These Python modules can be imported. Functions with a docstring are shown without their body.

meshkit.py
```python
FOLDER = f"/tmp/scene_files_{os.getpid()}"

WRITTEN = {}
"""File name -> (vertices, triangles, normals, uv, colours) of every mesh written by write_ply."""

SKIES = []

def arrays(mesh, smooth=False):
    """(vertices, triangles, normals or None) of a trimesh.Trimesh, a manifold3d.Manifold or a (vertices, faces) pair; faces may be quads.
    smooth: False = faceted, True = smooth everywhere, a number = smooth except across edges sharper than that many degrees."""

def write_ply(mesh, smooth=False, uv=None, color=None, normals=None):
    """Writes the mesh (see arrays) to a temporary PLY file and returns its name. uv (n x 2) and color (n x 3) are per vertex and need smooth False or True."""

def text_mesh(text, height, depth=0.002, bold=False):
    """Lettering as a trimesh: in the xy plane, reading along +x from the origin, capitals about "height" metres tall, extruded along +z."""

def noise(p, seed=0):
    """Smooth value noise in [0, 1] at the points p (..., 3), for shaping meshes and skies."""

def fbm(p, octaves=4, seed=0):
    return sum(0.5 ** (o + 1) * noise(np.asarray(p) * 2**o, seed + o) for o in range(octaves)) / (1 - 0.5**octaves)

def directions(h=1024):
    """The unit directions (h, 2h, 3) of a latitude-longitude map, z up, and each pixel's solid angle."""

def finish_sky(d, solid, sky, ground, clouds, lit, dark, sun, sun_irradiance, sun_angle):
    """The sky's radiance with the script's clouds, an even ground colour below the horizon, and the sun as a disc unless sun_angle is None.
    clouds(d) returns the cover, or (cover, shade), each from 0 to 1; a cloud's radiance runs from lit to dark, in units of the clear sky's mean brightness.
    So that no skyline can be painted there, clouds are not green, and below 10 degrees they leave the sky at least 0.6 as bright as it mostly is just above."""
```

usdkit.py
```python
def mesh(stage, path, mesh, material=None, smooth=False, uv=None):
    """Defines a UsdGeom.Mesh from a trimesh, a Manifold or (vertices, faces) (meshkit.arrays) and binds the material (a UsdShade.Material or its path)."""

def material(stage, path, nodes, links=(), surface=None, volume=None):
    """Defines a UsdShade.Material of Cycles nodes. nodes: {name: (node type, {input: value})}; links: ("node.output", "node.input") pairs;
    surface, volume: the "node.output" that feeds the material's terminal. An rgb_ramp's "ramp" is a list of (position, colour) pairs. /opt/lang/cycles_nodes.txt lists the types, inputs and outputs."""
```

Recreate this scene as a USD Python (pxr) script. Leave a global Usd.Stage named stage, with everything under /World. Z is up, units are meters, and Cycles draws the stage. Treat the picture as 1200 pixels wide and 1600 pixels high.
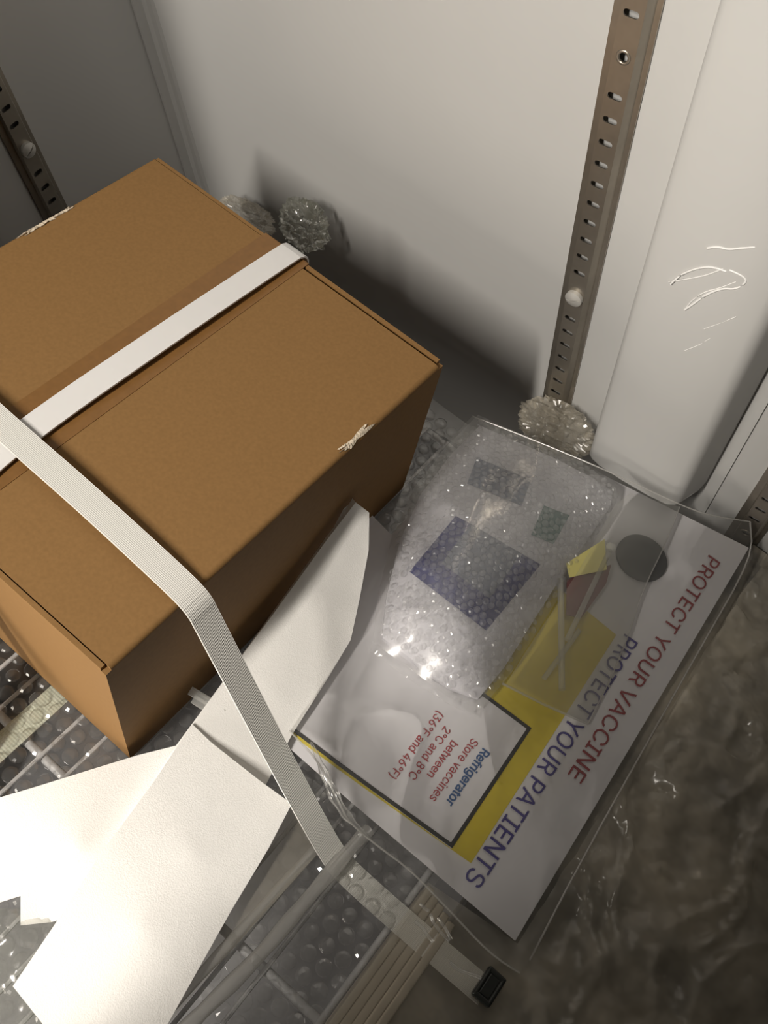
import math, random
import numpy as np, trimesh, usdkit, meshkit
from meshkit import noise, fbm
from scipy.interpolate import RBFInterpolator, LinearNDInterpolator
from scipy.spatial import Delaunay
import shapely
from shapely.geometry import Polygon, box as sbox, Point
from shapely import affinity
from pxr import Usd, UsdGeom, UsdLux, UsdShade, Gf, Sdf

random.seed(7)
rng = np.random.default_rng(7)
stage = Usd.Stage.CreateInMemory()
UsdGeom.SetStageUpAxis(stage, UsdGeom.Tokens.z)
UsdGeom.SetStageMetersPerUnit(stage, 1.0)
UsdGeom.Xform.Define(stage, '/World')

# ---------------------------------------------------------------- frames
# Everything is measured in "units" (1 unit = SC metres) from the lens; the cabinet
# is upright, the shelf with the carton on it leans about 12 degrees (frame S).
SC, FLOOR = 0.6, 1.42
FPX = 1400.0
MW = np.array([[0.8041471022853878, 0.5920125685957105, -0.05355890692241247],
               [0.506365478863783, -0.7294202301543072, -0.45993491893602667],
               [-0.3113542029603362, 0.3427349507510823, -0.8863358922172718]])
RW = np.array([[0.9907267776936067, 0.032116224629433546, 0.13201893832475398],
               [-0.05524877427789768, 0.9829290900865569, 0.17549352353407194],
               [-0.12412906549891259, -0.18116001760092026, 0.975588552167973]])
O = np.array([-0.39920075843433145, -0.025831610679963368, -0.997997000480151])


def metres(p):
    return SC * (np.asarray(p, float) + [0, 0, FLOOR])


def rays(px):
    px = np.atleast_2d(px).astype(float)
    return np.stack([(px[:, 0] - 600) / FPX, (px[:, 1] - 800) / FPX, np.ones(len(px))], 1) @ MW


def on_shelf(px, h=0.0):
    """Points of the leaning frame S (X across, Y deep, h above the shelf) met at height h."""
    d, n = rays(px), RW[:, 2]
    t = ((O @ n) + np.broadcast_to(h, len(d))) / (d @ n)
    return (d * t[:, None] - O) @ RW


# ---------------------------------------------------------------- camera, light, exposure
cam = UsdGeom.Camera.Define(stage, '/World/camera')
right, up, back = MW[0], -MW[1], -MW[2]
cp = metres([0, 0, 0])
cam.AddTransformOp().Set(Gf.Matrix4d(*right, 0, *up, 0, *back, 0, *cp, 1))
cam.CreateFocalLengthAttr(35.0)
cam.CreateHorizontalApertureAttr(35.0 * 1200 / FPX)
cam.CreateVerticalApertureAttr(35.0 * 1600 / FPX)
cam.CreateClippingRangeAttr(Gf.Vec2f(0.02, 100))
cam.CreateExposureAttr(0.0)

dome = UsdLux.DomeLight.Define(stage, '/World/room_light')
dome.CreateIntensityAttr(0.006)
dome.CreateColorAttr(Gf.Vec3f(1.0, 0.95, 0.88))


def rect_light(name, center, aim, w, h, watts, color):
    c, a = np.asarray(center, float), np.asarray(aim, float)
    z = c - a
    z /= np.linalg.norm(z)
    x = np.cross([0, 0, 1.0], z)
    x /= np.linalg.norm(x)
    y = np.cross(z, x)
    L = UsdLux.RectLight.Define(stage, '/World/' + name)
    L.CreateWidthAttr(w * SC)
    L.CreateHeightAttr(h * SC)
    L.CreateIntensityAttr(watts)
    L.CreateColorAttr(Gf.Vec3f(*color))
    L.AddTransformOp().Set(Gf.Matrix4d(*x, 0, *y, 0, *z, 0, *metres(c), 1))
    return L


rect_light('room_lamp', (-0.44, -1.0, 0.74), (-0.55, 0.5, -0.2), 0.07, 0.7, 330.0, (1.0, 0.93, 0.84))
rect_light('added_fill', (-0.95, -1.35, -0.5), (-0.42, -0.05, -0.92), 0.9, 0.5, 14.5, (1.0, 0.91, 0.80))  # added fill light, brightens the carton front and the near foam

# ---------------------------------------------------------------- materials
LK = '/World/Looks/'
UsdGeom.Scope.Define(stage, '/World/Looks')
M = {}


def plain(name, col, rough=0.5, metal=0.0, spec=0.5, var=0.0, scale=30.0, bump=0.0, bscale=200.0, bdist=0.001, col2=None, **kw):
    n = {'p': ('principled_bsdf', dict(base_color=col, roughness=rough, metallic=metal, specular_ior_level=spec, **kw)),
         'tc': ('texture_coordinate', {})}
    l = []
    if var or col2 is not None:
        c2 = col2 if col2 is not None else tuple(c * (1 - var) for c in col)
        n['nz'] = ('noise_texture', dict(scale=scale, detail=4.0, roughness=0.6))
        n['r'] = ('rgb_ramp', dict(ramp=[(0.3, c2), (0.7, col)]))
        l += [('tc.object', 'nz.vector'), ('nz.fac', 'r.fac'), ('r.color', 'p.base_color')]
    if bump:
        n['bn'] = ('noise_texture', dict(scale=bscale, detail=2.0))
        n['b'] = ('bump', dict(strength=bump, distance=bdist))
        l += [('tc.object', 'bn.vector'), ('bn.fac', 'b.height'), ('b.normal', 'p.normal')]
    M[name] = usdkit.material(stage, LK + name, n, l, surface='p.BSDF')
    return M[name]


def film(name, haze=0.10, gloss=0.10, tint=(0.995, 0.995, 0.99), hazecol=(0.85, 0.85, 0.83), ior=1.5, extra=0.03, bump=0.0, bscale=60.0, trans=0.5):
    """Clear plastic: see-through, shiny, a little milky."""
    n = {'t': ('transparent_bsdf', dict(color=tint)), 'g': ('glossy_bsdf', dict(color=(1, 1, 1), roughness=gloss)),
         'fr': ('fresnel', dict(IOR=ior)), 'fa': ('math', dict(math_type='multiply_add', value2=0.6, value3=extra, use_clamp=True)), 'm': ('mix_closure', {}),
         'd': ('diffuse_bsdf', dict(color=hazecol)), 'tl': ('translucent_bsdf', dict(color=hazecol)), 'dm': ('mix_closure', dict(fac=trans)), 'm2': ('mix_closure', dict(fac=haze)),
         'tc': ('texture_coordinate', {})}
    l = [('fr.fac', 'fa.value1'), ('fa.value', 'm.fac'), ('d.BSDF', 'dm.closure1'), ('tl.BSDF', 'dm.closure2'),
         ('t.BSDF', 'm2.closure1'), ('dm.closure', 'm2.closure2'), ('m2.closure', 'm.closure1'), ('g.BSDF', 'm.closure2')]
    if bump:
        n['nz'] = ('noise_texture', dict(scale=bscale, detail=3.0))
        n['b'] = ('bump', dict(strength=bump, distance=0.002))
        l += [('tc.object', 'nz.vector'), ('nz.fac', 'b.height'), ('b.normal', 'g.normal'), ('b.normal', 'fr.normal')]
    M[name] = usdkit.material(stage, LK + name, n, l, surface='m.closure')
    return M[name]


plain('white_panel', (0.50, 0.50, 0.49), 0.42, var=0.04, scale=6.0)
plain('white_trim', (0.48, 0.48, 0.47), 0.4)
plain('cabinet_floor', (0.12, 0.12, 0.125), 0.5)
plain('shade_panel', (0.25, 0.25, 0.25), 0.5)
plain('blocker_skin', (0.10, 0.10, 0.10), 0.6)
plain('galvanised', (0.44, 0.40, 0.34), 0.30, metal=0.85, var=0.18, scale=40.0)
plain('screw_zinc', (0.55, 0.54, 0.51), 0.5, metal=0.4)
plain('cardboard', (0.250, 0.138, 0.050), 0.72, spec=0.25, col2=(0.218, 0.119, 0.042), scale=420.0, bump=0.06, bscale=500.0, bdist=0.0004)
plain('cardboard_edge', (0.50, 0.31, 0.14), 0.8, spec=0.2, var=0.2, scale=500.0)
plain('brown_tape', (0.215, 0.106, 0.032), 0.38, spec=0.5, var=0.14, scale=200.0)
plain('torn_paper', (0.72, 0.62, 0.48), 0.8, var=0.4, scale=300.0)
plain('paper', (0.66, 0.65, 0.67), 0.55, spec=0.3)
plain('yellow_print', (0.62, 0.50, 0.045), 0.55, spec=0.3, var=0.08, scale=90.0)
plain('black_print', (0.012, 0.012, 0.012), 0.5)
plain('red_print', (0.24, 0.022, 0.028), 0.5)
plain('crimson_print', (0.36, 0.05, 0.06), 0.5)
plain('navy_print', (0.045, 0.035, 0.20), 0.5)
plain('blue_print', (0.04, 0.10, 0.24), 0.5)
plain('maroon_card', (0.17, 0.03, 0.035), 0.5, var=0.25, scale=60.0)
plain('note_yellow', (0.78, 0.71, 0.22), 0.6)
plain('dark_disc', (0.035, 0.037, 0.04), 0.5)
plain('carton_white', (0.74, 0.73, 0.78), 0.6, var=0.08, scale=40.0)
plain('carton_blue', (0.004, 0.012, 0.20), 0.5, var=0.3, scale=80.0)
plain('carton_grey', (0.22, 0.25, 0.34), 0.5, var=0.3, scale=60.0)
plain('carton_green', (0.12, 0.24, 0.22), 0.5, var=0.3, scale=60.0)
plain('shelf_wire', (0.62, 0.62, 0.63), 0.35, spec=0.6)
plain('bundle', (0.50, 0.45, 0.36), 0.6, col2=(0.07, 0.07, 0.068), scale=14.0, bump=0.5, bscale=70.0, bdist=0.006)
plain('beige_layer', (0.48, 0.43, 0.35), 0.6, var=0.2, scale=30.0)
plain('buckle_black', (0.018, 0.02, 0.018), 0.35)
plain('white_plastic', (0.75, 0.75, 0.74), 0.4)
film('clear_film', haze=0.10, gloss=0.16, extra=0.06)
film('bag_film', haze=0.05, gloss=0.07, extra=0.01, bump=0.25, bscale=45.0)
film('inner_bag_film', haze=0.22, gloss=0.12, extra=0.0, hazecol=(0.75, 0.75, 0.70))
film('bubble_film', haze=0.05, gloss=0.13, extra=0.05, ior=1.35, hazecol=(0.95, 0.95, 0.94))
film('bubble_film_fine', haze=0.11, gloss=0.20, extra=0.07, ior=1.3, hazecol=(0.96, 0.97, 0.99), trans=0.5)
film('green_film', haze=0.13, gloss=0.16, hazecol=(0.50, 0.52, 0.40), extra=0.05, ior=1.4)
film('crumple_film', haze=0.26, gloss=0.20, hazecol=(0.80, 0.74, 0.62), extra=0.02, ior=1.4)
film('tube_plastic', haze=0.30, gloss=0.10, hazecol=(0.85, 0.85, 0.82), extra=0.04)
film('edge_film', haze=0.36, gloss=0.2, hazecol=(0.75, 0.74, 0.71), extra=0.04)

# foam: fine cells that sparkle
M['foam'] = usdkit.material(stage, LK + 'foam', {
    'tc': ('texture_coordinate', {}), 'v': ('voronoi_texture', dict(scale=950.0)), 'nz': ('noise_texture', dict(scale=1500.0, detail=2.0)), 'g': ('glossy_bsdf', dict(color=(1, 1, 1), roughness=0.22)), 'b2': ('bump', dict(strength=1.0, distance=0.004)), 'm2': ('mix_closure', dict(fac=0.07)),
    'b': ('bump', dict(strength=0.2, distance=0.0005)),
    'p': ('principled_bsdf', dict(base_color=(0.93, 0.92, 0.89), roughness=0.6, specular_ior_level=0.4)),
    't': ('translucent_bsdf', dict(color=(0.9, 0.88, 0.84))), 'm': ('mix_closure', dict(fac=0.08))},
    [('tc.object', 'v.vector'), ('tc.object', 'nz.vector'), ('v.distance', 'b.height'), ('b.normal', 'p.normal'),
     ('p.BSDF', 'm.closure1'), ('t.BSDF', 'm.closure2'), ('nz.fac', 'b2.height'), ('b2.normal', 'g.normal'), ('m.closure', 'm2.closure1'), ('g.BSDF', 'm2.closure2')], surface='m2.closure')


def webbing(name, col, ku, kv, strength, rough=0.55):
    """Woven strap: rows of small diamonds from its own u (along) and v (across)."""
    M[name] = usdkit.material(stage, LK + name, {
        'tc': ('texture_coordinate', {}), 's': ('separate_xyz', {}),
        'u': ('math', dict(math_type='multiply', value2=ku)), 'v': ('math', dict(math_type='multiply', value2=kv)),
        'a': ('math', dict(math_type='add')), 'c': ('math', dict(math_type='subtract')),
        'sa': ('math', dict(math_type='sine')), 'sc': ('math', dict(math_type='sine')), 'm': ('math', dict(math_type='multiply')),
        'b': ('bump', dict(strength=strength, distance=0.0006)), 'r': ('map_range', dict(from_min=-1.0, from_max=1.0, to_min=0.86, to_max=1.0)),
        'mx': ('mix', dict(mix_type='multiply', fac=1.0, color1=col)), 'cc': ('combine_xyz', {}),
        'p': ('principled_bsdf', dict(base_color=col, roughness=rough, specular_ior_level=0.4))},
        [('tc.UV', 's.vector'), ('s.x', 'u.value1'), ('s.y', 'v.value1'), ('u.value', 'a.value1'), ('v.value', 'a.value2'), ('u.value', 'c.value1'), ('v.value', 'c.value2'),
         ('a.value', 'sa.value1'), ('c.value', 'sc.value1'), ('sa.value', 'm.value1'), ('sc.value', 'm.value2'), ('m.value', 'b.height'), ('b.normal', 'p.normal'),
         ('m.value', 'r.value'), ('r.result', 'cc.x'), ('r.result', 'cc.y'), ('r.result', 'cc.z'), ('cc.vector', 'mx.color2'), ('mx.color', 'p.base_color')], surface='p.BSDF')


plain('strap_smooth', (0.72, 0.71, 0.70), 0.5)
webbing('strap_woven', (0.74, 0.73, 0.69), 1150.0, 55.0, 0.35)
webbing('strap_green', (0.60, 0.62, 0.50), 900.0, 40.0, 0.35)

# ---------------------------------------------------------------- scene graph helpers
used = {}


def numbered(parent, name):
    key = (parent, name)
    used[key] = used.get(key, -1) + 1
    return f'{parent}/{name}' + (f'_{used[key]:03d}' if used[key] else '')


class Thing:
    """An Xform at the thing's base; 'S' things lean with the shelf."""

    def __init__(self, name, label=None, cat=None, at=(0, 0, 0), frame='W', group=None, kind=None):
        self.path = numbered('/World', name)
        self.at, self.frame = np.asarray(at, float), frame
        R = RW if frame == 'S' else np.eye(3)
        pos = metres(RW @ self.at + O if frame == 'S' else self.at)
        x = UsdGeom.Xform.Define(stage, self.path)
        x.AddTransformOp().Set(Gf.Matrix4d(*R[:, 0], 0, *R[:, 1], 0, *R[:, 2], 0, *pos, 1))
        for k, v in (('label', label), ('category', cat), ('group', group), ('kind', kind)):
            if v:
                x.GetPrim().SetCustomDataByKey(k, v)

    def part(self, name, mesh, mat, label=None, kind=None, smooth=False, uv=None, under=None):
        v, f = (np.array(mesh.vertices), np.array(mesh.faces)) if hasattr(mesh, 'vertices') else mesh
        path = numbered(under or self.path, name)
        p = usdkit.mesh(stage, path, trimesh.Trimesh((np.asarray(v) - self.at) * SC, f, process=False), M[mat], smooth=smooth, uv=uv).GetPrim()
        if label:
            p.SetCustomDataByKey('label', label)
        if kind:
            p.SetCustomDataByKey('kind', kind)
        return path


def solid(name, mesh, mat, at, frame='W', smooth=False, uv=None, **data):
    """A thing that is one mesh."""
    v, f = (np.array(mesh.vertices), np.array(mesh.faces)) if hasattr(mesh, 'vertices') else mesh
    at = np.asarray(at, float)
    R = RW if frame == 'S' else np.eye(3)
    pos = metres(RW @ at + O if frame == 'S' else at)
    path = numbered('/World', name)
    m = usdkit.mesh(stage, path, trimesh.Trimesh((np.asarray(v) - at) * SC, f, process=False), M[mat], smooth=smooth, uv=uv)
    m.AddTransformOp().Set(Gf.Matrix4d(*R[:, 0], 0, *R[:, 1], 0, *R[:, 2], 0, *pos, 1))
    for k, x in data.items():
        if x:
            m.GetPrim().SetCustomDataByKey({'cat': 'category'}.get(k, k), x)
    return path


def bx(x0, y0, z0, x1, y1, z1):
    return trimesh.creation.box(bounds=[[x0, y0, z0], [x1, y1, z1]])


def rbox(x0, y0, z0, x1, y1, z1, r):
    """A box with rounded edges: hull of spheres."""
    s = trimesh.creation.icosphere(1, r).vertices
    c = np.array([[x, y, z] for x in (x0 + r, x1 - r) for y in (y0 + r, y1 - r) for z in (z0 + r, z1 - r)])
    return trimesh.convex.convex_hull((c[:, None] + s[None]).reshape(-1, 3))


def cat(*ms):
    return trimesh.util.concatenate([m for m in ms if m is not None])


def tube(pts, r, n=8, caps=True):
    p = np.asarray(pts, float)
    r = np.broadcast_to(r, len(p))
    t = np.gradient(p, axis=0)
    t /= np.linalg.norm(t, axis=1, keepdims=True) + 1e-12
    a = np.cross(t, np.where(np.abs(t[:, 2:]) < 0.9, [0, 0, 1.0], [1.0, 0, 0]))
    a /= np.linalg.norm(a, axis=1, keepdims=True)
    b = np.cross(t, a)
    th = np.arange(n) * 2 * np.pi / n
    v = p[:, None] + r[:, None, None] * (np.cos(th)[None, :, None] * a[:, None] + np.sin(th)[None, :, None] * b[:, None])
    k = len(p)
    i, j = np.meshgrid(np.arange(k - 1), np.arange(n), indexing='ij')
    q = np.stack([i * n + j, i * n + (j + 1) % n, (i + 1) * n + (j + 1) % n, (i + 1) * n + j], -1).reshape(-1, 4)
    f = np.vstack([q[:, [0, 1, 2]], q[:, [0, 2, 3]]])
    v = v.reshape(-1, 3)
    if caps:
        v = np.vstack([v, p[0], p[-1]])
        c0, c1 = k * n, k * n + 1
        f = np.vstack([f, [[c0, (jj + 1) % n, jj] for jj in range(n)], [[c1, (k - 1) * n + jj, (k - 1) * n + (jj + 1) % n] for jj in range(n)]])
    m = trimesh.Trimesh(v, f, process=False)
    return m


def mesh2d(poly, step):
    """Even triangles over a shapely polygon."""
    poly = shapely.segmentize(poly, step)
    b = np.vstack([np.array(poly.exterior.coords)[:-1]] + [np.array(r.coords)[:-1] for r in poly.interiors])
    x0, y0, x1, y1 = poly.bounds
    gx, gy = np.meshgrid(np.arange(x0, x1, step), np.arange(y0, y1, step * 0.866))
    gx = gx + (np.arange(gx.shape[0]) % 2)[:, None] * step / 2
    g = np.stack([gx.ravel(), gy.ravel()], 1)
    inner = poly.buffer(-0.45 * step)
    g = g[shapely.contains_xy(inner, g[:, 0], g[:, 1])]
    p = np.vstack([b, g])
    f = Delaunay(p).simplices
    c = p[f].mean(1)
    f = f[shapely.contains_xy(poly, c[:, 0], c[:, 1])]
    area = np.cross(p[f[:, 1]] - p[f[:, 0]], p[f[:, 2]] - p[f[:, 0]])
    f = np.where((area < 0)[:, None], f[:, ::-1], f)
    return p, f[np.abs(area) > 1e-12]


def thicken(v, f, off):
    """Closed slab from an open sheet: a second layer at v + off and side walls."""
    n = len(v)
    e = np.vstack([f[:, [0, 1]], f[:, [1, 2]], f[:, [2, 0]]])
    es = np.sort(e, 1)
    _, idx, cnt = np.unique(es, axis=0, return_index=True, return_counts=True)
    be = e[idx[cnt == 1]]
    side = np.vstack([np.stack([be[:, 1], be[:, 0], be[:, 0] + n], 1), np.stack([be[:, 1], be[:, 0] + n, be[:, 1] + n], 1)])
    return trimesh.Trimesh(np.vstack([v, v + off]), np.vstack([f, f[:, ::-1] + n, side]), process=False)


def traced(poly_px, ctrl, step=9.0, wrinkle=None):
    """Sheet in frame S whose outline is given in the picture and whose height above the shelf is interpolated between ctrl (x, y, h)."""
    p, f = mesh2d(Polygon(poly_px), step)
    c = np.asarray(ctrl, float)
    if len(c) > 3:
        h = RBFInterpolator(c[:, :2] / 300, c[:, 2], kernel='linear', smoothing=0.002)(p / 300)
    else:
        h = np.full(len(p), c[:, 2].mean())
    if wrinkle is not None:
        h = h + wrinkle(on_shelf(p, h), p)
    v = on_shelf(p, h)
    f = f[:, ::-1]  # the picture's y runs down
    return v, f, p


def vnormals(v, f):
    m = trimesh.Trimesh(v, f, process=False)
    n = np.array(m.vertex_normals)
    return n


def ribbon(pts, width, thick, n_side=None, seg=0.012):
    """Strap along pts (k x 3) with across-vectors width (k x 3): closed thin band with uv in units along and 0..1 across."""
    p, w = np.asarray(pts, float), np.asarray(width, float)
    s = np.r_[0, np.cumsum(np.linalg.norm(np.diff(p, axis=0), axis=1))]
    t = np.linspace(0, s[-1], max(3, int(s[-1] / seg)))
    t = np.unique(np.r_[t, s])
    P = np.stack([np.interp(t, s, p[:, i]) for i in range(3)], 1)
    Wd = np.stack([np.interp(t, s, w[:, i]) for i in range(3)], 1)
    T = np.gradient(P, axis=0)
    N = np.cross(Wd, T)
    N /= np.linalg.norm(N, axis=1, keepdims=True)
    N *= np.sign(N[:, 2:3].sum() or 1.0)
    k = len(t)
    v = np.concatenate([P - Wd / 2 + N * thick / 2, P + Wd / 2 + N * thick / 2, P + Wd / 2 - N * thick / 2, P - Wd / 2 - N * thick / 2])
    uv = np.concatenate([np.stack([t, np.full(k, c)], 1) for c in (0.0, 1.0, 1.0, 0.0)])
    f = []
    for a, b in ((0, 1), (1, 2), (2, 3), (3, 0)):
        i = np.arange(k - 1)
        f += [np.stack([a * k + i, b * k + i, b * k + i + 1], 1), np.stack([a * k + i, b * k + i + 1, a * k + i + 1], 1)]
    f += [np.array([[0, 2 * k, k], [0, 3 * k, 2 * k], [k - 1, 2 * k - 1, 3 * k - 1], [k - 1, 3 * k - 1, 4 * k - 1]])]
    return trimesh.Trimesh(v, np.vstack(f), process=False), uv


def smooth_path(pts, n=8, rounds=2):
    """Chaikin corner cutting."""
    p = np.asarray(pts, float)
    for _ in range(rounds):
        q = np.empty((2 * len(p) - 2, p.shape[1]))
        q[0::2] = 0.75 * p[:-1] + 0.25 * p[1:]
        q[1::2] = 0.25 * p[:-1] + 0.75 * p[1:]
        p = np.vstack([p[:1], q[1:-1], p[-1:]])
    return p


def domes(centres, normals, r, height, seg=9, rings=3):
    """Bubble blisters joined into one mesh."""
    th = np.arange(seg) * 2 * np.pi / seg
    tv = [[math.cos(a) * math.cos(b * math.pi / 2 / rings) ** 0.7, math.sin(a) * math.cos(b * math.pi / 2 / rings) ** 0.7, math.sin(b * math.pi / 2 / rings)] for b in range(rings) for a in th] + [[0, 0, 1]]
    tv = np.array(tv)
    tf = []
    for b in range(rings - 1):
        for j in range(seg):
            a0, a1 = b * seg + j, b * seg + (j + 1) % seg
            tf += [[a0, a1, a1 + seg], [a0, a1 + seg, a0 + seg]]
    for j in range(seg):
        tf.append([(rings - 1) * seg + j, (rings - 1) * seg + (j + 1) % seg, rings * seg])
    tf = np.array(tf)
    n = normals / np.linalg.norm(normals, axis=1, keepdims=True)
    a = np.cross(n, [0, 1.0, 0.01])
    a /= np.linalg.norm(a, axis=1, keepdims=True)
    b = np.cross(n, a)
    rr = r * rng.uniform(0.9, 1.06, len(n))[:, None, None]
    hh = height * rng.uniform(0.7, 1.1, len(n))[:, None, None]
    v = centres[:, None] + rr * (tv[None, :, :1] * a[:, None] + tv[None, :, 1:2] * b[:, None]) + hh * tv[None, :, 2:] * n[:, None]
    # squash: every blister tilts and dents in its own way, which scatters the glints
    dent = rng.normal(0, 0.22, (len(n), 1, 3)) * hh * tv[None, :, 2:]
    v = v + dent
    f = (tf[None] + (np.arange(len(n)) * len(tv))[:, None, None]).reshape(-1, 3)
    return trimesh.Trimesh(v.reshape(-1, 3), f, process=False)


def hexgrid(poly, step):
    x0, y0, x1, y1 = poly.bounds
    gx, gy = np.meshgrid(np.arange(x0, x1, step), np.arange(y0, y1, step * 0.866))
    gx = gx + (np.arange(gx.shape[0]) % 2)[:, None] * step / 2
    g = np.stack([gx.ravel(), gy.ravel()], 1)
    return g[shapely.contains_xy(poly, g[:, 0], g[:, 1])]


# ================================================================ SETTING (frame W, cabinet upright)
YW, XL, ZT, ZB = 0.74, -1.0, 0.75, -FLOOR
solid('wall_back', bx(XL - 0.05, YW, ZB, 0.75, YW + 0.05, ZT), 'white_panel', (0, YW, ZB), kind='structure', label='white back wall panel of the cabinet')
solid('wall_left', bx(XL - 0.05, -0.22, ZB, XL, YW, ZT), 'white_panel', (XL, 0, ZB), kind='structure', label='left side wall of the cabinet in shade')
solid('floor', bx(XL - 0.05, -0.45, ZB - 0.03, 0.75, YW + 0.05, ZB), 'cabinet_floor', (0, 0, ZB - 0.03), kind='structure', label='grey cabinet floor under the shelf')
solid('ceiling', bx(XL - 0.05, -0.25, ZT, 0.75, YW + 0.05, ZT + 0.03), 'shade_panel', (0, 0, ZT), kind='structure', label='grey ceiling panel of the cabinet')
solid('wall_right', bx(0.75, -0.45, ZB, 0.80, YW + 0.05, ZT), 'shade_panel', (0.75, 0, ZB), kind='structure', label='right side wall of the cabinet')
# flat raised panel on the left wall whose edge shows as a fine line beside the rail
solid('trim_1', bx(XL, 0.16, ZB, XL + 0.003, 0.5135, ZT), 'white_panel', (XL, 0.3, ZB), kind='structure', label='flat panel on the left wall behind the slotted rail')
# stepped moulding in the back left corner
prof = Polygon([(XL, 0.714), (XL + 0.004, 0.714), (XL + 0.006, 0.727), (XL + 0.011, 0.731), (XL + 0.013, 0.736), (XL + 0.016, YW), (XL, YW)])
tr = trimesh.creation.extrude_polygon(prof, ZT - ZB)
tr.apply_translation([0, 0, ZB])
solid('trim_2', tr, 'white_trim', (XL, YW, ZB), kind='structure', label='stepped white moulding in the back left corner')
# front jamb of the opening, left, and an added unseen panel that shades the right side
solid('trim_3', bx(XL - 0.05, -0.30, ZB, -0.68, -0.22, ZT), 'white_panel', (-0.9, -0.26, ZB), kind='structure', label='left jamb of the cabinet opening')
solid('light_blocker_1', bx(-0.315, -0.62, ZB, 0.80, -0.57, ZT + 0.9), 'blocker_skin', (0.3, -0.6, ZB), kind='structure', label='unseen dark panel added behind the camera to shade the right side')

# duct cover: tall white rounded box on the back wall with a fixing flange
dz0 = -1.125
pf = [(-0.210, YW), (-0.2095, 0.690), (-0.207, 0.681), (-0.200, 0.676), (-0.185, 0.672), (-0.15, 0.669), (-0.105, 0.668), (-0.078, 0.670), (-0.068, 0.676), (-0.063, 0.686), (-0.058, 0.70), (-0.052, 0.715), (-0.049, YW)]
cover = trimesh.creation.extrude_polygon(Polygon(pf), ZT - dz0)
cover.apply_translation([0, 0, dz0])
v = np.array(cover.vertices)
low = v[:, 2] < dz0 + 1e-6
ctr = np.array([-0.13, YW])
cap = trimesh.creation.extrude_polygon(Polygon(pf).buffer(-0.006), 0.008)
cap.apply_translation([0, 0, dz0 - 0.008])
lip = trimesh.convex.convex_hull(np.vstack([np.array(cap.vertices), np.array([[x, y, dz0] for x, y in pf])]))
duct = Thing('duct_cover', 'tall white rounded duct cover standing out from the back wall', 'duct cover', (-0.13, YW, dz0))
duct.part('body', cover, 'white_panel', smooth=40)
duct.part('bottom_cap', lip, 'white_panel')
duct.part('flange', bx(-0.052, YW - 0.004, dz0 - 0.08, -0.0305, YW, ZT), 'white_panel')


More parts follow.
